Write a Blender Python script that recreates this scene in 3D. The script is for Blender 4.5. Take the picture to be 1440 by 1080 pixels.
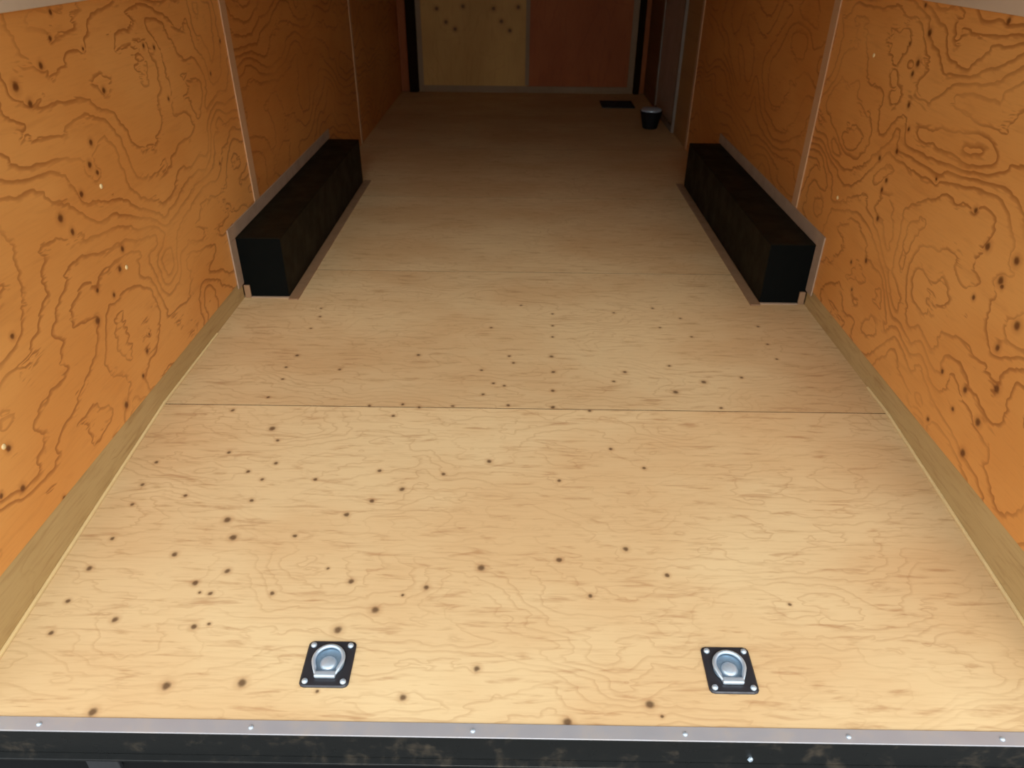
import bpy, bmesh, math, random
from mathutils import Vector, Matrix
S = bpy.context.scene
C = S.collection
for o in list(bpy.data.objects): bpy.data.objects.remove(o)

# ------------------------------------------------------------ camera, world, exposure
CH, CX = 1.3896, -0.0315                     # camera height above the level floor, sideways offset
yaw, pitch, roll = (math.radians(a) for a in (-0.3523, -31.751, 0.5717))
F = Vector((math.sin(yaw)*math.cos(pitch), math.cos(yaw)*math.cos(pitch), math.sin(pitch)))
R0 = Vector((math.cos(yaw), -math.sin(yaw), 0)); U0 = R0.cross(F)
R = R0*math.cos(roll) + U0*math.sin(roll); U = -R0*math.sin(roll) + U0*math.cos(roll)
cd = bpy.data.cameras.new('camera'); cam = bpy.data.objects.new('camera', cd); C.objects.link(cam)
M = Matrix((R, U, -F)).transposed().to_4x4(); M.translation = (CX, 0, CH); cam.matrix_world = M
cd.sensor_fit = 'HORIZONTAL'; cd.sensor_width = 36; cd.lens = 36*1022.14/1440
cd.clip_start = .02
cd.dof.use_dof = True; cd.dof.focus_distance = 1.9; cd.dof.aperture_fstop = 4.5
S.camera = cam
S.view_settings.view_transform = 'Standard'; S.view_settings.look = 'None'
S.view_settings.gamma = 1; S.view_settings.use_curve_mapping = False
S.view_settings.exposure = 1.0
w = bpy.data.worlds.new('sky'); S.world = w; w.use_nodes = True
wb = w.node_tree.nodes['Background']; wb.inputs[0].default_value = (.86, .93, 1, 1); wb.inputs[1].default_value = 1.0
sl = bpy.data.lights.new('hazy_sun', 'SUN'); sl.energy = .80; sl.angle = math.radians(30); sl.color = (1, .98, .92)
sun = bpy.data.objects.new('hazy_sun', sl); C.objects.link(sun)
sun.rotation_euler = Vector((-.1, math.cos(math.radians(35.5)), -math.sin(math.radians(35.5)))).to_track_quat('-Z', 'Y').to_euler()
sun.location = (0, -6, 5)
# ------------------------------------------------------------ dimensions (metres)
W = 1.245            # half width between the wall panels
YR, YD, YF = .960, 2.085, 7.966      # rear edge, crease of the sloping rear floor, front wall
SL = .0773           # slope of the rear floor
HS = .087            # bottom edge of the wall panels above the level floor
ZT = 1.223           # top edge of the lower wall panels
ZC = 2.06            # ceiling
PX, PY = 3.30, 5.745 # wall seams
def zf(y): return -(YD-y)*SL if y < YD else 0.0
FLOOR_KNOTS = [(-0.998, 2.054, 0.0065), (-0.836, 1.96, 0.0104), (-0.802, 1.901, 0.0065), (-0.94, 1.84, 0.0065), (-1.151, 1.79, 0.0065), (-0.778, 1.793, 0.0065), (-0.853, 1.754, 0.0065), (-0.8, 1.72, 0.0065), (-1.152, 1.69, 0.0065), (-1.007, 1.647, 0.0065), (-0.805, 1.631, 0.0065), (-1.148, 1.609, 0.0065), (-0.638, 1.723, 0.0065), (-0.449, 1.765, 0.0065), (-0.369, 1.687, 0.0081), (-0.451, 1.635, 0.0081), (-0.515, 1.58, 0.0081), (-0.25, 1.754, 0.0065), (-0.112, 1.814, 0.0081), (-0.851, 1.553, 0.0104), (-0.813, 1.488, 0.0104), (-1.146, 1.478, 0.0065), (-0.644, 1.497, 0.0065), (-0.952, 1.425, 0.0081), (-1.16, 1.374, 0.0081), (-0.791, 1.372, 0.0081), (-0.862, 1.331, 0.0081), (-0.839, 1.302, 0.0045), (-0.811, 1.299, 0.0065), (-0.652, 1.302, 0.0065), (-1.164, 1.269, 0.0065), (-1.158, 1.177, 0.0065), (-1.02, 1.217, 0.0081), (-0.817, 1.199, 0.0081), (-0.782, 1.208, 0.0045), (-0.461, 1.197, 0.0104), (-0.379, 1.257, 0.0104), (-0.457, 1.344, 0.0081), (-0.527, 1.386, 0.0045), (-0.258, 1.328, 0.0081), (-0.316, 1.302, 0.0045), (-0.117, 1.395, 0.0104), (-0.823, 1.043, 0.0104), (-0.652, 1.053, 0.0104), (-0.961, 0.978, 0.0104), (-0.475, 1.035, 0.0045), (-0.278, 1.024, 0.0081), (-0.114, 1.098, 0.0081), (0.277, 1.881, 0.0065), (0.372, 1.794, 0.0065), (0.105, 1.733, 0.0065), (0.277, 1.467, 0.0081), (0.092, 1.426, 0.0081), (0.377, 1.379, 0.0065), (0.168, 1.309, 0.0065), (0.676, 1.291, 0.0045), (0.28, 1.016, 0.0104), (0.092, 0.971, 0.0104), (0.303, 0.988, 0.0045), (0.099, 2.099, 0.0065), (-0.057, 2.106, 0.0065), (-0.882, 2.849, 0.0065), (-0.868, 2.77, 0.0065), (-0.88, 2.661, 0.0065), (-0.877, 2.434, 0.0081), (-0.895, 2.344, 0.0065), (-0.883, 2.258, 0.0065), (-0.9, 2.136, 0.0065), (-0.691, 2.332, 0.0065), (-0.41, 2.45, 0.0081), (-0.161, 2.341, 0.0065), (-0.148, 2.173, 0.0065), (-0.058, 2.45, 0.0065), (-0.041, 2.399, 0.0065), (-0.136, 2.688, 0.0065), (0.123, 2.823, 0.0065), (0.119, 2.712, 0.0065), (0.115, 2.613, 0.0065), (0.105, 2.452, 0.0081), (0.108, 2.334, 0.0081), (0.101, 2.204, 0.0081), (0.097, 2.096, 0.0081), (-0.423, 2.102, 0.0065), (-0.363, 2.085, 0.0065), (-0.537, 2.092, 0.0065), (-0.446, 2.036, 0.0065), (-0.057, 2.104, 0.0065), (-0.013, 2.904, 0.0065), (0.566, 2.708, 0.0065), (0.668, 2.796, 0.0065), (0.551, 2.392, 0.0065), (0.376, 2.341, 0.0081), (0.657, 2.277, 0.0104), (0.541, 2.205, 0.0104), (0.981, 2.729, 0.0065), (0.975, 2.574, 0.0065), (0.977, 2.454, 0.0065), (0.804, 2.312, 0.0065), (0.681, 2.106, 0.0065), (0.388, 2.842, 0.0065), (-0.834, 1.962, 0.0065), (-0.249, 2.095, 0.0065), (-0.113, 2.249, 0.0065), (-0.073, 2.233, 0.0065), (0.223, 2.077, 0.0065), (0.564, 2.891, 0.0065), (0.327, 2.273, 0.0065), (0.682, 2.629, 0.0065)]
LEFT_KNOTS = [(2.085, 1.209, 0.0075), (2.051, 1.151, 0.0075), (2.191, 1.109, 0.0052), (1.976, 1.096, 0.0094), (1.851, 1.067, 0.012), (1.885, 1.021, 0.0094), (2.241, 0.991, 0.0094), (2.099, 0.878, 0.0094), (2.061, 0.825, 0.0094), (2.088, 0.796, 0.0075), (1.981, 0.765, 0.0094), (1.857, 0.738, 0.012), (1.889, 0.69, 0.0094), (2.103, 0.558, 0.0094), (2.058, 0.51, 0.0094), (2.642, 0.896, 0.0075), (2.622, 1.06, 0.0075), (2.55, 1.073, 0.0075), (3.053, 0.914, 0.0075), (2.968, 0.588, 0.0075), (3.213, 1.013, 0.0075), (1.873, 0.428, 0.012), (1.989, 0.456, 0.0075), (2.116, 0.255, 0.0052), (2.077, 0.214, 0.0094), (2.013, 0.157, 0.0075), (1.88, 0.131, 0.012), (1.386, 0.332, 0.0094), (1.377, 0.217, 0.0094), (1.535, 0.556, 0.0075), (1.309, 0.249, 0.0075), (1.916, 0.503, 0.0075), (1.491, 0.086, 0.0075)]
RIGHT_KNOTS = [(2.592, 1.21, 0.0075), (2.519, 1.139, 0.012), (2.627, 1.096, 0.0075), (2.54, 1.049, 0.012), (2.555, 1.015, 0.0094), (2.523, 0.923, 0.0094), (2.516, 0.777, 0.0094), (2.622, 0.727, 0.0094), (2.532, 0.674, 0.0094), (2.545, 0.638, 0.0094), (2.518, 0.542, 0.0094), (1.89, 0.68, 0.012), (1.761, 0.69, 0.012), (1.79, 0.623, 0.012), (2.624, 0.334, 0.0075), (2.516, 0.384, 0.0094), (1.993, 0.745, 0.0094), (2.233, 0.764, 0.0052), (2.131, 1.207, 0.0094), (2.48, 0.857, 0.0075), (1.87, 0.537, 0.0075), (1.669, 0.551, 0.012), (1.705, 0.468, 0.0094), (1.762, 0.299, 0.0094), (1.649, 0.374, 0.012), (1.78, 0.221, 0.0075), (1.665, 0.255, 0.012), (1.673, 0.143, 0.012), (1.87, 0.124, 0.0075), (2.561, 0.248, 0.0075), (1.777, 0.611, 0.0075), (1.885, 0.287, 0.0075)]
FRONT_KNOTS = [(-0.854, 0.765, 0.02), (-0.596, 0.786, 0.02), (-0.298, 0.77, 0.02), (-0.055, 0.785, 0.02), (-0.768, 0.647, 0.02), (-0.679, 0.585, 0.02), (-0.221, 0.659, 0.02), (-0.137, 0.577, 0.02)]

# ------------------------------------------------------------ node materials
def new_mat(name):
    m = bpy.data.materials.new(name); m.use_nodes = True
    nt = m.node_tree; b = nt.nodes['Principled BSDF']
    return m, nt, b
def srgb(r, g, b):
    f = lambda c: (c/255/12.92) if c/255 <= .04045 else ((c/255+.055)/1.055)**2.4
    return (f(r), f(g), f(b), 1)
class N:
    def __init__(s, nt): s.nt = nt
    def add(s, t, **k):
        n = s.nt.nodes.new(t)
        for a, v in k.items(): setattr(n, a, v)
        return n
    def link(s, a, b): s.nt.links.new(a, b)
    def math(s, op, a, b=None, c=None, clamp=False):
        n = s.add('ShaderNodeMath', operation=op, use_clamp=clamp)
        for i, v in enumerate((a, b, c)):
            if v is None: continue
            if isinstance(v, (int, float)): n.inputs[i].default_value = v
            else: s.link(v, n.inputs[i])
        return n.outputs[0]
    def vmul(s, v, k):
        n = s.add('ShaderNodeVectorMath', operation='MULTIPLY'); s.link(v, n.inputs[0]); n.inputs[1].default_value = k; return n.outputs[0]
    def noise(s, v, scale, detail=2, rough=.5, dist=0, w=None):
        n = s.add('ShaderNodeTexNoise', noise_dimensions='4D'); s.link(v, n.inputs['Vector'])
        n.inputs['Scale'].default_value = scale; n.inputs['Detail'].default_value = detail
        n.inputs['Roughness'].default_value = rough; n.inputs['Distortion'].default_value = dist
        if w is not None:
            if isinstance(w, (int, float)): n.inputs['W'].default_value = w
            else: s.link(w, n.inputs['W'])
        return n.outputs['Fac']
    def ramp(s, v, a, b, lo=0, hi=1):
        n = s.add('ShaderNodeMapRange', interpolation_type='SMOOTHSTEP'); s.link(v, n.inputs[0])
        for i, q in zip((1, 2, 3, 4), (a, b, lo, hi)): n.inputs[i].default_value = q
        return n.outputs[0]
    def mix(s, f, a, b):
        n = s.add('ShaderNodeMix', data_type='RGBA')
        if isinstance(f, (int, float)): n.inputs[0].default_value = f
        else: s.link(f, n.inputs[0])
        for i, v in ((6, a), (7, b)):
            if isinstance(v, tuple): n.inputs[i].default_value = v
            else: s.link(v, n.inputs[i])
        return n.outputs[2]
def wood(name, grain, base, alt, line, knotcol, knots=(), freq=9, linew=.006, lineamt=.7, fine=(9, 22, 1), st2s=(5, 28, 1), st2w=1.6, sc=(1.3, 2.6), streak=.25, rough=.55, ring=.25, spec=.3, voro=0, dist=.5, lin=0, amt2=.45):
    """plywood face; grain 'X' or 'Y' or 'Z' names the axis the figure runs along; knots are (u, v, radius) on the face"""
    m, nt, b = new_mat(name); n = N(nt)
    tc = n.add('ShaderNodeTexCoord').outputs['Object']
    seed = n.add('ShaderNodeAttribute', attribute_type='OBJECT', attribute_name='seed').outputs['Fac']
    sep = n.add('ShaderNodeSeparateXYZ'); n.link(tc, sep.inputs[0])
    along, across = {'X': ('X', 'Y'), 'Y': ('Y', 'Z'), 'Z': ('Z', 'X')}[grain]
    comb = n.add('ShaderNodeCombineXYZ'); n.link(sep.outputs[along], comb.inputs[0]); n.link(sep.outputs[across], comb.inputs[1])
    v = comb.outputs[0]
    # knots: the nearest of them, as distance over radius
    best = None
    if knots:
        wob = n.add('ShaderNodeTexNoise'); n.link(v, wob.inputs['Vector']); wob.inputs['Scale'].default_value = 60
        wv = n.add('ShaderNodeVectorMath', operation='MULTIPLY_ADD'); n.link(wob.outputs['Color'], wv.inputs[0]); wv.inputs[1].default_value = (.006, .006, 0); n.link(v, wv.inputs[2])
        for (u, q, r) in knots:
            r *= .88
            d = n.add('ShaderNodeVectorMath', operation='DISTANCE'); n.link(wv.outputs[0], d.inputs[0]); d.inputs[1].default_value = (u+.003, q+.003, 0)
            dd = n.math('DIVIDE', d.outputs['Value'], r)
            best = dd if best is None else n.math('MINIMUM', best, dd)
    near = n.math('MULTIPLY', n.math('POWER', 2.718, n.math('MULTIPLY', best, -.22)), ring*4) if best is not None and ring else None
    def field(dx, dy):
        o = n.add('ShaderNodeVectorMath', operation='ADD'); n.link(v, o.inputs[0]); o.inputs[1].default_value = (dx, dy, 0)
        q = o.outputs[0]
        f1 = n.noise(n.vmul(q, (sc[0], sc[1], 1)), 1, 1.2, .45, dist, seed)
        f2 = n.noise(n.vmul(q, fine), 1, 2, .6, .3, seed)
        f = n.math('MULTIPLY_ADD', f1, freq, n.math('MULTIPLY', f2, amt2))
        if lin:
            s2 = n.add('ShaderNodeSeparateXYZ'); n.link(q, s2.inputs[0]); f = n.math('MULTIPLY_ADD', s2.outputs[1], lin, f)
        return n.math('ADD', f, near) if near is not None else f
    e = .002
    f = field(0, 0); gx = n.math('DIVIDE', n.math('SUBTRACT', field(e, 0), f), e); gy = n.math('DIVIDE', n.math('SUBTRACT', field(0, e), f), e)
    g = n.math('SQRT', n.math('ADD', n.math('MULTIPLY', gx, gx), n.math('MULTIPLY', gy, gy)))
    fr = n.math('FRACT', f)
    up = n.math('DIVIDE', fr, g)                         # metres past the last ring
    dn = n.math('DIVIDE', n.math('SUBTRACT', 1, fr), g)  # metres to the next one
    # latewood lines: sharp on one side, fading on the other
    ln = n.math('MAXIMUM', n.ramp(up, linew*.4, 0), n.ramp(dn, linew*1.8, 0))
    ln = n.math('MULTIPLY', ln, n.ramp(g, 2, 12))
    pt = n.noise(n.vmul(v, (2.2, 3, 1)), 1, 2, .5, 0, n.math('ADD', seed, 7))
    ln = n.math('MULTIPLY', ln, n.ramp(pt, .34, .58, .3, 1))
    ln = n.math('MULTIPLY', ln, lineamt)
    big = n.noise(n.vmul(v, (1.2, 2.2, 1)), 1, 3, .55, 0, n.math('ADD', seed, 3))
    col = n.mix(n.ramp(big, .35, .65), base, alt)
    st = n.noise(n.vmul(v, (10, 150, 1)), 1, 3, .6, 0, seed)
    st2 = n.noise(n.vmul(v, st2s), 1, 3, .6, .6, n.math('ADD', seed, 11))
    col = n.mix(n.math('MULTIPLY', n.ramp(st, .45, .75), streak), col, line)
    col = n.mix(n.math('MULTIPLY', n.ramp(st2, .52, .74), streak*st2w), col, line)
    col = n.mix(ln, col, line)
    if best is not None:
        halo = n.ramp(best, 3.0, .9); col = n.mix(n.math('MULTIPLY', halo, .3), col, line)
        col = n.mix(n.math('MULTIPLY', n.ramp(best, 1.5, .45), .82), col, knotcol)
    if voro:                                             # small unlisted pin knots
        vo = n.add('ShaderNodeTexVoronoi'); n.link(v, vo.inputs['Vector']); vo.inputs['Scale'].default_value = voro
        col = n.mix(n.math('MULTIPLY', n.ramp(vo.outputs['Distance'], .085, .03), .6), col, knotcol)
    n.link(col, b.inputs['Base Color'])
    b.inputs['Roughness'].default_value = rough; b.inputs['Specular IOR Level'].default_value = spec
    bp = n.add('ShaderNodeBump'); bp.inputs['Strength'].default_value = .12; bp.inputs['Distance'].default_value = .002
    n.link(st, bp.inputs['Height']); n.link(bp.outputs[0], b.inputs['Normal'])
    return m
def plain(name, col, rough=.5, metal=0, var=.15, scale=20, col2=None, lo=.45, hi=.7, spec=.5):
    m, nt, b = new_mat(name); n = N(nt)
    tc = n.add('ShaderNodeTexCoord').outputs['Object']
    c2 = col2 or tuple(x*.6 for x in col[:3])+(1,)
    nz = n.noise(tc, scale, 4, .6, .2, 0.0)
    n.link(n.mix(n.math('MULTIPLY', n.ramp(nz, lo, hi), var), col, c2), b.inputs['Base Color'])
    b.inputs['Metallic'].default_value = metal; b.inputs['Specular IOR Level'].default_value = spec
    n.link(n.ramp(nz, .3, .7, max(rough-.08, .05), rough+.08), b.inputs['Roughness'])
    return m
M_floor = wood('floor_plywood', 'X', srgb(*(224, 195, 146)), srgb(*(214, 178, 128)), srgb(158, 104, 58), srgb(78, 52, 30), FLOOR_KNOTS, freq=12, linew=.005, lineamt=.24, sc=(1.8, 3.6), st2s=(8, 55, 1), st2w=3.0, streak=.16, ring=.1, rough=.6, dist=1.0, lin=16, amt2=2.4)
M_left = wood('left_wall_plywood', 'Y', srgb(*(236, 168, 90)), srgb(*(224, 152, 76)), srgb(*(152, 84, 32)), srgb(84, 34, 8), LEFT_KNOTS, freq=13, linew=.0085, lineamt=.68, sc=(1.9, 2.6), streak=.08, ring=.16, rough=.42, spec=.35, lin=8, amt2=1.1, dist=.9)
M_right = wood('right_wall_plywood', 'Y', srgb(*(236, 168, 90)), srgb(*(224, 152, 76)), srgb(*(152, 84, 32)), srgb(84, 34, 8), RIGHT_KNOTS, freq=13, linew=.0085, lineamt=.68, sc=(1.9, 2.6), streak=.08, ring=.16, rough=.42, spec=.35, lin=8, amt2=1.1, dist=.9)
M_wall = wood('wall_plywood', 'Y', srgb(214, 146, 74), srgb(202, 132, 62), srgb(*(152, 84, 32)), srgb(84, 34, 8), (), freq=12, linew=.010, lineamt=.7, sc=(1.5, 2.4), streak=.10, rough=.45, lin=9, amt2=.8)
M_front_pale = wood('pale_front_plywood', 'Z', srgb(212, 162, 88), srgb(196, 146, 76), srgb(150, 92, 40), srgb(84, 50, 20), [(z, x, r) for x, z, r in FRONT_KNOTS], freq=8, lineamt=.25, streak=.12, ring=.2, rough=.6)
M_front = wood('orange_front_plywood', 'Z', srgb(178, 96, 40), srgb(164, 84, 32), srgb(120, 52, 16), srgb(70, 30, 8), (), freq=8, lineamt=.4, streak=.2, rough=.6)
M_base = wood('pale_baseboard_wood', 'Y', srgb(198, 168, 114), srgb(186, 154, 100), srgb(150, 112, 62), srgb(90, 60, 30), (), freq=6, linew=.005, lineamt=.3, sc=(1, 6), streak=.3, rough=.65)
M_jamb = wood('jamb_wood', 'Z', srgb(176, 136, 84), srgb(164, 122, 74), srgb(130, 90, 48), srgb(90, 60, 30), (), freq=6, linew=.005, lineamt=.3, streak=.3, rough=.65)
M_nose = wood('dark_end_plywood', 'Z', srgb(132, 90, 52), srgb(120, 80, 44), srgb(90, 56, 28), srgb(60, 34, 14), (), freq=6, linew=.005, lineamt=.3, streak=.2, rough=.65)
M_bead = plain('cream_bead', srgb(236, 208, 150), .5, 0, .2, 12)
M_strip = plain('beige_seam_strip', srgb(206, 162, 118), .45, 0, .15, 8)
M_greytrim = plain('greyish_trim', srgb(176, 150, 124), .5, 0, .3, 10)
M_browntrim = plain('brown_floor_trim', srgb(150, 116, 84), .6, 0, .3, 14)
M_black = plain('black_painted_steel', srgb(28, 23, 13), .6, 0, .3, 9, spec=.12)
M_blackend = plain('black_end_steel', srgb(5, 8, 7), .6, 0, .3, 9, spec=.08)
M_dark = plain('dark_corner_paint', srgb(38, 24, 10), .9, 0, .3, 6, spec=.05)
M_plate = plain('black_anchor_plate', srgb(56, 56, 60), .38, .4, .3, 40)
M_zinc = plain('zinc_plated_steel', srgb(206, 222, 234), .38, .6, .25, 50)
M_zinc2 = plain('bluish_pan_steel', srgb(134, 160, 180), .4, .5, .35, 60, srgb(80, 96, 116))
M_alu = plain('sill_edge_metal', srgb(176, 174, 176), .45, .35, .35, 14, srgb(196, 180, 160))
M_sill = plain('dirty_black_sill', srgb(34, 35, 34), .35, .2, .6, 22, srgb(100, 88, 72), .5, .8)
M_gap = plain('dark_gap', srgb(84, 60, 38), .9, 0, .1, 5, spec=.1)
M_tan = plain('tan_front_trim', srgb(150, 118, 80), .6, 0, .2, 8)
M_door = plain('grey_door_skin', srgb(168, 150, 136), .45, .1, .15, 5)
M_doorframe = plain('grey_door_frame', srgb(134, 122, 106), .6, .0, .2, 9)
M_upper = plain('pale_upper_trim', srgb(214, 190, 160), .5, 0, .2, 3)
M_ceil = plain('ceiling_skin', srgb(*(170, 160, 148)), .5, 0, .2, 4)
M_ground = plain('asphalt', srgb(70, 68, 66), .9, 0, .5, 60)
M_hinge = plain('dull_hinge_steel', srgb(58, 58, 60), .6, .2, .3, 30)
M_rubber = plain('black_rubber', srgb(14, 14, 16), .6, 0, .2, 12, spec=.3)
# ------------------------------------------------------------ mesh helpers
def add_box(bm, x0, x1, y0, y1, z0, z1):
    v = [bm.verts.new((x, y, z)) for x in (x0, x1) for y in (y0, y1) for z in (z0, z1)]
    for f in ((0,1,3,2), (4,6,7,5), (0,4,5,1), (2,3,7,6), (0,2,6,4), (1,5,7,3)): bm.faces.new([v[i] for i in f])
def add_prism(bm, poly, axis, a, b):
    """extrude a polygon given in the two other axes along axis from a to b"""
    def mk(p, t): return {'x': (t, p[0], p[1]), 'y': (p[0], t, p[1]), 'z': (p[0], p[1], t)}[axis]
    A = [bm.verts.new(mk(p, a)) for p in poly]; B = [bm.verts.new(mk(p, b)) for p in poly]
    n = len(poly); bm.faces.new(A); bm.faces.new(B[::-1])
    for i in range(n): bm.faces.new((A[i], B[i], B[(i+1) % n], A[(i+1) % n]))
def add_lathe(bm, prof, seg=32, loc=(0, 0, 0)):
    rings = []
    for r, z in prof:
        if r < 1e-6: rings.append([bm.verts.new((loc[0], loc[1], loc[2]+z))])
        else: rings.append([bm.verts.new((loc[0]+r*math.cos(2*math.pi*i/seg), loc[1]+r*math.sin(2*math.pi*i/seg), loc[2]+z)) for i in range(seg)])
    for a, b in zip(rings, rings[1:]):
        for i in range(seg):
            j = (i+1) % seg
            if len(a) == 1 and len(b) == 1: continue
            if len(a) == 1: bm.faces.new((a[0], b[i], b[j]))
            elif len(b) == 1: bm.faces.new((a[i], b[0], a[j]))
            else: bm.faces.new((a[i], b[i], b[j], a[j]))
def add_tube(bm, pts, r, seg=12, closed=False):
    pts = [Vector(p) for p in pts]; n = len(pts); rings = []
    for i, p in enumerate(pts):
        a = pts[(i-1) % n] if closed or i > 0 else p; c = pts[(i+1) % n] if closed or i < n-1 else p
        t = (c-a).normalized(); s = t.cross(Vector((0, 0, 1)))
        if s.length < 1e-4: s = Vector((1, 0, 0))
        s.normalize(); u = s.cross(t)
        rings.append([bm.verts.new(p + (s*math.cos(2*math.pi*k/seg)+u*math.sin(2*math.pi*k/seg))*r) for k in range(seg)])
    for i in range(n if closed else n-1):
        a, b = rings[i], rings[(i+1) % n]
        for k in range(seg): bm.faces.new((a[k], b[k], b[(k+1) % seg], a[(k+1) % seg]))
    if not closed: bm.faces.new(rings[0]); bm.faces.new(rings[-1][::-1])
def obj(name, bm, mat, parent=None, bevel=0, smooth=False, seed=None):
    bmesh.ops.recalc_face_normals(bm, faces=bm.faces[:])
    me = bpy.data.meshes.new(name); bm.to_mesh(me); bm.free(); me.materials.append(mat)
    o = bpy.data.objects.new(name, me); C.objects.link(o)
    if parent: o.parent = parent
    if bevel:
        b = o.modifiers.new('bevel', 'BEVEL'); b.width = bevel; b.segments = 3; b.limit_method = 'ANGLE'
    if smooth:
        for p in me.polygons: p.use_smooth = True
    if seed is not None: o['seed'] = float(seed)
    return o
def boxes(name, bs, mat, parent=None, bevel=0, seed=None):
    bm = bmesh.new()
    for b in bs: add_box(bm, *b)
    return obj(name, bm, mat, parent, bevel, seed=seed)
def struct(o, label=None):
    o['kind'] = 'structure'
    if label: o['label'] = label
    return o
def thing(name, label, cat, loc=(0, 0, 0), rot=(0, 0, 0), group=None):
    o = bpy.data.objects.new(name, None); C.objects.link(o); o.location = loc; o.rotation_euler = rot
    o['label'] = label; o['category'] = cat
    if group: o['group'] = group
    o.empty_display_size = .1
    return o
# ------------------------------------------------------------ floor: level sheets, then the last sheet sloping down to the rear
bm = bmesh.new()
add_prism(bm, [(YR, zf(YR)-.03), (YD, -.03), (YF+.1, -.03), (YF+.1, -.012), (YD, -.012), (YR, zf(YR)-.012)], 'x', -W-.03, W+.03)
for y in (YD, 3.274, 4.443, 5.64, 6.83):
    add_box(bm, -W-.01, W+.01, y-.0021, y+.0021, -.0125, -.0004)      # dark filler in the joints
floor = struct(obj('floor', bm, M_gap))
edges = [YR, YD, 3.274, 4.443, 5.64, 6.83, YF]
for i, (a, b) in enumerate(zip(edges, edges[1:])):
    bm = bmesh.new(); g = .0022; cut = .0
    za, zb = zf(a), zf(b)
    add_prism(bm, [(a+g, za-.012), (b-g, zb-.012), (b-g, zb), (a+g, za)], 'x', -W-.01, W+.01)
    obj('plywood_sheet', bm, M_floor, floor, seed=i*1.7+.4)
# ------------------------------------------------------------ side walls
def side_wall(s, name, mat, cuts, ys):
    x0, x1 = sorted((s*(W+.014), s*(W+.04)))
    wall = struct(boxes(name, [(x0, x1, YR, YF+.05, -.2, ZC)], M_gap))
    px0, px1 = sorted((s*W, s*(W+.009)))
    for i, (a, b, z0, z1, m) in enumerate(cuts):
        boxes('plywood_panel', [(px0, px1, a, b, z0, z1)], m, wall, seed=i*2.3+(5 if s > 0 else 1)+.17)
    for y, z0, wd in ys:
        sx = sorted((s*(W+.0), s*(W-.006)))
        boxes('seam_strip', [(sx[0], sx[1], y-wd/2, y+wd/2, z0, ZC)], M_strip, wall, bevel=.002)
    return wall
DY0, DY1 = 6.27, 7.12        # side door in the right wall
lw = side_wall(-1, 'wall_left', M_left,
    [(YR, PX, HS, ZT, M_left), (PX, PY, -.01, ZT, M_wall), (PY, YF, -.01, ZT, M_wall),
     (YR, PX, ZT, ZC, M_wall), (PX, PY, ZT, ZC, M_wall), (PY, YF, ZT, ZC, M_wall)],
    [(PX, .334, .066), (PY, 0, .045)])
rw = side_wall(1, 'wall_right', M_right,
    [(YR, PX, HS, ZT, M_right), (PX, PY-.05, -.01, ZT, M_wall), (PY-.05, DY0-.04, -.01, ZT, M_jamb), (DY1+.04, YF, -.01, ZT, M_nose),
     (YR, PX, ZT, ZC, M_wall), (PX, PY-.05, ZT, ZC, M_wall), (PY-.05, DY0-.04, ZT, ZC, M_jamb), (DY1+.04, YF, ZT, ZC, M_nose)],
    [(PX, .334, .066), (PY-.05, 0, .055)])
for wl, s, scr in ((lw, -1, [(2.086, .756), (2.096, .5), (1.375, .345)]), (rw, 1, [(2.869, 1.029), (2.877, .505)])):
    for y, z in scr:
        bm = bmesh.new(); add_lathe(bm, [(.0075, 0), (.0075, .001), (.005, .003), (0, .0035)], 16)
        o = obj('screw', bm, M_bead, wl, smooth=True); o.location = (s*W, y, z); o.rotation_euler = (0, -s*math.pi/2, 0)
        o['label'] = 'pale screw head'
# belt trim where the lower panels end, running the length of each side
for s, nm in ((-1, 'left'), (1, 'right')):
    a, b = sorted((s*W, s*(W-.010)))
    struct(boxes('trim_1' if s < 0 else 'trim_2', [(a, b, YR, YF-.13, ZT, ZT+.05)] if s < 0 else [(a, b, YR, DY0-.09, ZT, ZT+.05)], M_upper, bevel=.003),
           'pale horizontal trim strip along the top of the %s plywood panels' % nm)
# baseboards: level top edge, bottom following the sloping floor, with a cream bead in the corner
for s, nm in ((-1, 'left'), (1, 'right')):
    a, b = sorted((s*(W+.002), s*(W+.012)))
    bm = bmesh.new(); add_prism(bm, [(YR, zf(YR)), (YD, 0), (2.95, 0), (2.95, HS+.002), (YR, HS+.002)], 'x', a, b)
    bb = struct(obj('baseboard_'+nm, bm, M_base, seed=3.3+s))
    bm = bmesh.new(); ye = 2.6 if s < 0 else 2.25
    add_prism(bm, [(YR, zf(YR)), (YD, 0), (ye, 0), (ye, .007), (YD, .009), (YR, zf(YR)+.009)], 'x', *sorted((s*(W+.002), s*(W-.006))))
    q = obj('corner_bead', bm, M_bead, bb, bevel=.002); q['label'] = 'thin cream bead'
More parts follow.
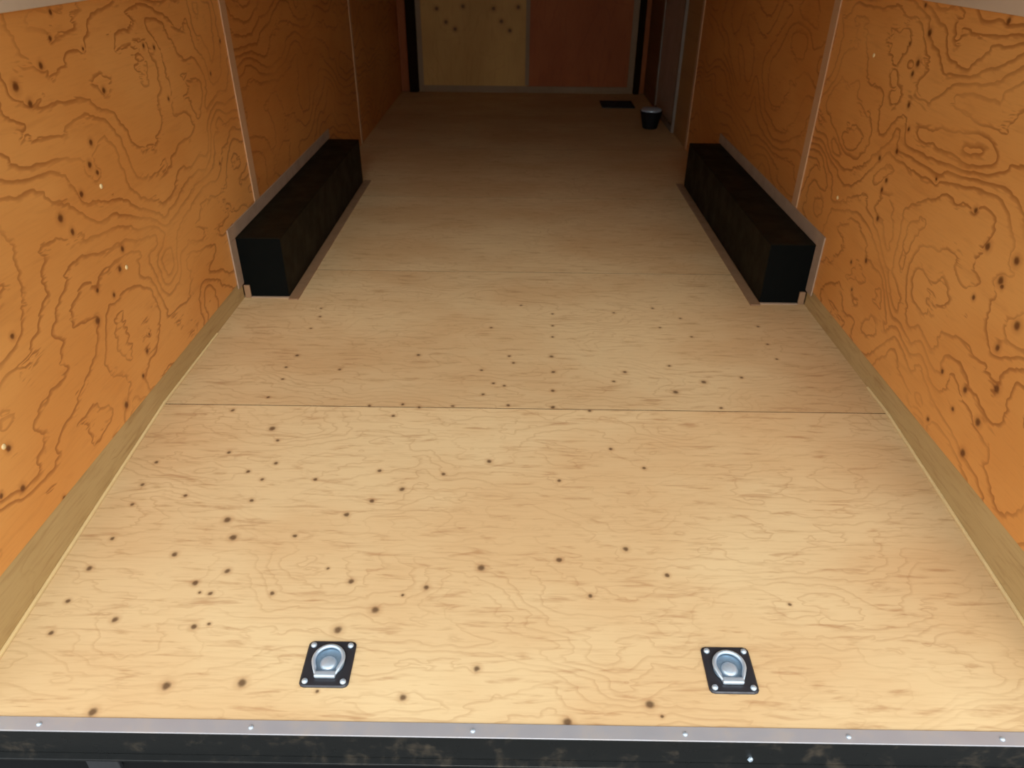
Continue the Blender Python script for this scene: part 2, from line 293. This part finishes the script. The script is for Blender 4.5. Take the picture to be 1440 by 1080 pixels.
# ------------------------------------------------------------ front wall
fw = struct(boxes('wall_front', [(-W-.04, W+.04, YF+.02, YF+.05, -.03, ZC)], M_front))
XA, XB, XM = -1.045, 1.10, .042
boxes('plywood_panel', [(XA, XM, YF, YF+.02, -.005, ZC)], M_front_pale, fw, seed=2.2)['label'] = 'pale knotty plywood panel'
boxes('plywood_panel', [(XM, XB, YF, YF+.02, -.005, ZC)], M_front, fw, seed=6.1)['label'] = 'orange plywood panel'
for nm, b in (('edge_strip', (XA-.02, XA+.03, YF-.008, YF, 0, ZC)), ('edge_strip', (XB-.03, XB+.03, YF-.008, YF, 0, ZC)),
              ('seam_strip', (XM-.02, XM+.02, YF-.006, YF, .07, ZC)), ('bottom_strip', (XA+.03, XB-.03, YF-.012, YF, 0, .062))):
    boxes(nm, [b], M_tan, fw, bevel=.002)
for i, (a, b) in enumerate(((XA-.115, XA-.022), (XB+.032, XB+.09))):
    struct(boxes('trim_%d' % (3+i), [(a, b, YF-.05, YF+.018, 0, ZC)], M_dark, bevel=.008), 'dark vertical corner post at the %s end of the front wall' % ('left', 'right')[i])
# ------------------------------------------------------------ ceiling
ceiling = struct(boxes('ceiling', [(-W-.04, W+.04, YR, YF+.05, ZC, ZC+.04)], M_ceil))
bs = boxes('roof_bow', [(-W, W, y-.02, y+.02, ZC-.03, ZC) for y in (1.4, 2.0, 2.6, 3.2, 3.8, 4.4, 5.0, 5.6, 6.2, 6.8, 7.4)], M_ceil, ceiling)
# ------------------------------------------------------------ side door in the right wall
door = struct(boxes('door_1', [(W-.012, W+.012, DY0, DY1, .05, 1.9)], M_door, bevel=.004), 'grey side door near the front of the right wall')
boxes('door_frame', [(W-.022, W+.012, DY0-.045, DY0, 0, 1.95), (W-.022, W+.012, DY1, DY1+.045, 0, 1.95), (W-.022, W+.012, DY0-.045, DY1+.045, 1.9, 1.95), (W-.022, W+.012, DY0, DY1, 0, .05)], M_doorframe, door, bevel=.003)
hd = boxes('door_handle', [(W-.04, W-.012, DY0+.06, DY0+.1, .98, 1.12), (W-.06, W-.04, DY0+.06, DY0+.18, 1.04, 1.06)], M_rubber, door, bevel=.004)
# ------------------------------------------------------------ rear sill
sill = boxes('trim_5', [(-W-.04, W+.04, YR-.028, YR, -.2, -.0875), (-W-.04, W+.04, YR, YR+.012, -.12, -.089)], M_sill, bevel=.003)
struct(sill, 'dark dirty steel sill along the rear edge of the floor')
bm = bmesh.new(); add_box(bm, -W-.04, W+.04, YR-.030, YR+.004, -.0875, -.0835)
obj('top_flange', bm, M_alu, sill, bevel=.0015)['label'] = 'light grey metal edge'
boxes('bottom_lip', [(-W-.04, W+.04, YR-.044, YR-.028, -.172, -.166)], M_sill, sill, bevel=.001)
for x in (-1.061, -.598, -.115, .346, .7, 1.032):
    bm = bmesh.new(); add_lathe(bm, [(.0055, 0), (.0055, .001), (.004, .0028), (0, .0034)], 16)
    o = obj('screw', bm, M_zinc, sill, smooth=True); o.location = (x, YR-.014, -.0835)
bm = bmesh.new(); add_lathe(bm, [(.0065, 0), (.0065, .003), (.0045, .006), (0, .0065)], 6)
o = obj('bolt', bm, M_zinc, sill); o.location = (.494, YR-.028, -.148); o.rotation_euler = (math.pi/2, 0, .3); o['label'] = 'bright bolt head'
struct(boxes('trim_6', [(-W-.04, W+.04, YR+.0, YR+.08, -.40, -.2)], M_rubber, bevel=.004), 'black rear frame member under the sill')
hg = boxes('hinge_plate', [(-1.005, -.93, YR-.012, YR+.0, -.26, -.205)], M_hinge, sill, bevel=.003)
ground = struct(boxes('ground', [(-14, 14, -14, 14, -.72, -.62)], M_ground))
# ------------------------------------------------------------ wheel boxes
BH, BW, B1, B2 = .2745, .197, 2.959, 4.733
def wheel_box(s, label):
    t = thing('wheel_box', label, 'wheel box', (s*W, (B1+B2)/2, 0), group='black wheel boxes along the side walls')
    L = (B2-B1)/2
    xi = -s*BW
    def sx(a, b): return sorted((a, b))
    bm = bmesh.new()
    a, b = sx(0-s*.001, xi); add_box(bm, a, b, -L+.002, L, .0008, BH)
    obj('housing', bm, M_black, t, bevel=.006)
    bm = bmesh.new(); a, b = sx(-s*.003, xi-(-s)*.002)
    add_box(bm, a, b, -L-.0015, -L+.004, .001, BH-.003)
    obj('end_plate', bm, M_blackend, t, bevel=.001)
    # trim round the cut in the wall panel
    a, b = sx(-s*.0005, -s*.007)
    bm = bmesh.new()
    add_box(bm, a, b, -L-.07, L+.02, BH+.001, BH+.058)
    add_box(bm, a, b, -L-.07, -L-.003, HS-.02, BH+.001)
    obj('wall_trim', bm, M_greytrim, t, bevel=.002)
    a, b = sx(-s*.003, -s*.030)
    boxes('sealant_patch', [(a, b, -L-.012, -L-.0025, .001, .06)], M_browntrim, t, bevel=.003)['label'] = 'beige patch at the lower rear corner'
    a, b = sx(xi-s*.001, xi-s*.046)
    boxes('floor_trim', [(a, b, -L-.03, L+.03, .0005, .006)], M_browntrim, t, bevel=.002)
    a, b = sx(-s*.03, xi-s*.001)
    boxes('end_trim', [(a, b, -L-.016, -L-.002, .0005, .005)], M_greytrim, t, bevel=.001)
    return t
wheel_box(-1, 'long black steel wheel box on the floor along the left plywood wall')
wheel_box(1, 'long black steel wheel box on the floor along the right plywood wall')
# ------------------------------------------------------------ recessed tie-down rings near the rear sill
def anchor(loc, label, rz=0):
    t = thing('tie_down_anchor', label, 'tie down ring', loc, (math.atan(SL), 0, rz), 'tie down rings set in the floor')
    hx, hy, rc, n = .057, .060, .012, 64
    def outer(th, g=0):
        c, s_ = math.cos(th), math.sin(th); k = min((hx-g)/max(abs(c), 1e-6), (hy-g)/max(abs(s_), 1e-6)); x, y = c*k, s_*k
        ex, ey = hx-g-rc, hy-g-rc
        if abs(x) > ex and abs(y) > ey:      # slide the corner points onto the round
            d = Vector((abs(x)-ex, abs(y)-ey)); d.normalize(); x = math.copysign(ex+d.x*rc, x); y = math.copysign(ey+d.y*rc, y)
        return x, y
    prof = []
    bm = bmesh.new(); rings = []
    for g, z in ((0, .0003), (0, .003), (.003, .0055)):
        rings.append([bm.verts.new((*outer(2*math.pi*(i+.5)/n, g), z)) for i in range(n)])
    for r, z in ((.041, .0055), (.039, .0035), (.0, .0030)):
        if r: rings.append([bm.verts.new((r*math.cos(2*math.pi*(i+.5)/n), .003+r*math.sin(2*math.pi*(i+.5)/n), z)) for i in range(n)])
    for a, b in zip(rings, rings[1:]):
        for i in range(n): bm.faces.new((a[i], a[(i+1) % n], b[(i+1) % n], b[i]))
    bm.faces.new(rings[-1])
    obj('base_plate', bm, M_plate, t)
    bm = bmesh.new(); add_lathe(bm, [(.0375, .0036), (.0365, .0048), (.033, .0040), (.025, .0036), (0, .0036)], 48, (0, .003, 0))
    obj('pan', bm, M_zinc2, t, smooth=True)
    bm = bmesh.new(); add_lathe(bm, [(.0195, .0037), (.018, .0075), (.012, .0098), (0, .0108)], 32, (0, 0, 0))
    obj('pan_boss', bm, M_zinc, t, smooth=True)['label'] = 'pale raised boss in the pan'
    pts = [(.0345*math.cos(a), .007+.0345*math.sin(a), .0115) for a in [math.radians(-18+216*i/28) for i in range(29)]]
    pts = [(.024, -.029, .0105), (.028, -.017, .011)] + pts + [(-.028, -.017, .011), (-.024, -.029, .0105)]
    bm = bmesh.new(); add_tube(bm, pts, .0048, 12, True); obj('ring', bm, M_zinc, t, smooth=True)
    boxes('bracket', [(-.025, .025, -.041, -.026, .0055, .0165)], M_zinc, t, bevel=.004)
    for x in (-1, 1):
        for y in (-1, 1):
            bm = bmesh.new(); add_lathe(bm, [(.0072, 0), (.0072, .002), (.0055, .0048), (0, .006)], 20)
            o = obj('screw', bm, M_zinc, t, smooth=True); o.location = (x*.044, y*.047, .0052)
    return t
ya = 1.103
anchor((-.4635, ya, zf(ya)), 'tie down ring on a black plate, left one of the two near the rear sill')
anchor((.478, ya, zf(ya)), 'tie down ring on a black plate, right one of the two near the rear sill')
# ------------------------------------------------------------ floor vent and small tub near the front
v = thing('floor_vent', 'flat black square plate on the floor near the front right corner', 'floor vent', (.905, 7.375, 0))
boxes('frame', [(-.155, .155, -.155, -.125, .0003, .012), (-.155, .155, .125, .155, .0003, .012), (-.155, -.125, -.125, .125, .0003, .012), (.125, .155, -.125, .125, .0003, .012)], M_rubber, v, bevel=.002)
boxes('grille', [(-.125, .125, y-.006, y+.006, .001, .009) for y in [-.11+.02*i for i in range(12)]] + [(-.125, .125, -.125, .125, .0003, .003)], M_rubber, v)
t = thing('tapered_tub', 'small black tapered tub with silver lid standing beside the grey side door', 'tub', (1.075, 6.40, 0))
bm = bmesh.new(); add_lathe(bm, [(0, .0005), (.055, .0005), (.062, .006), (.092, .135), (.094, .14), (0, .14)], 40)
obj('tub_body', bm, M_rubber, t, smooth=False)
bm = bmesh.new(); add_lathe(bm, [(0, .1405), (.084, .1405), (.085, .150), (.078, .160), (.03, .166), (0, .167)], 40)
obj('lid', bm, M_zinc, t, smooth=True)['label'] = 'silver lid'
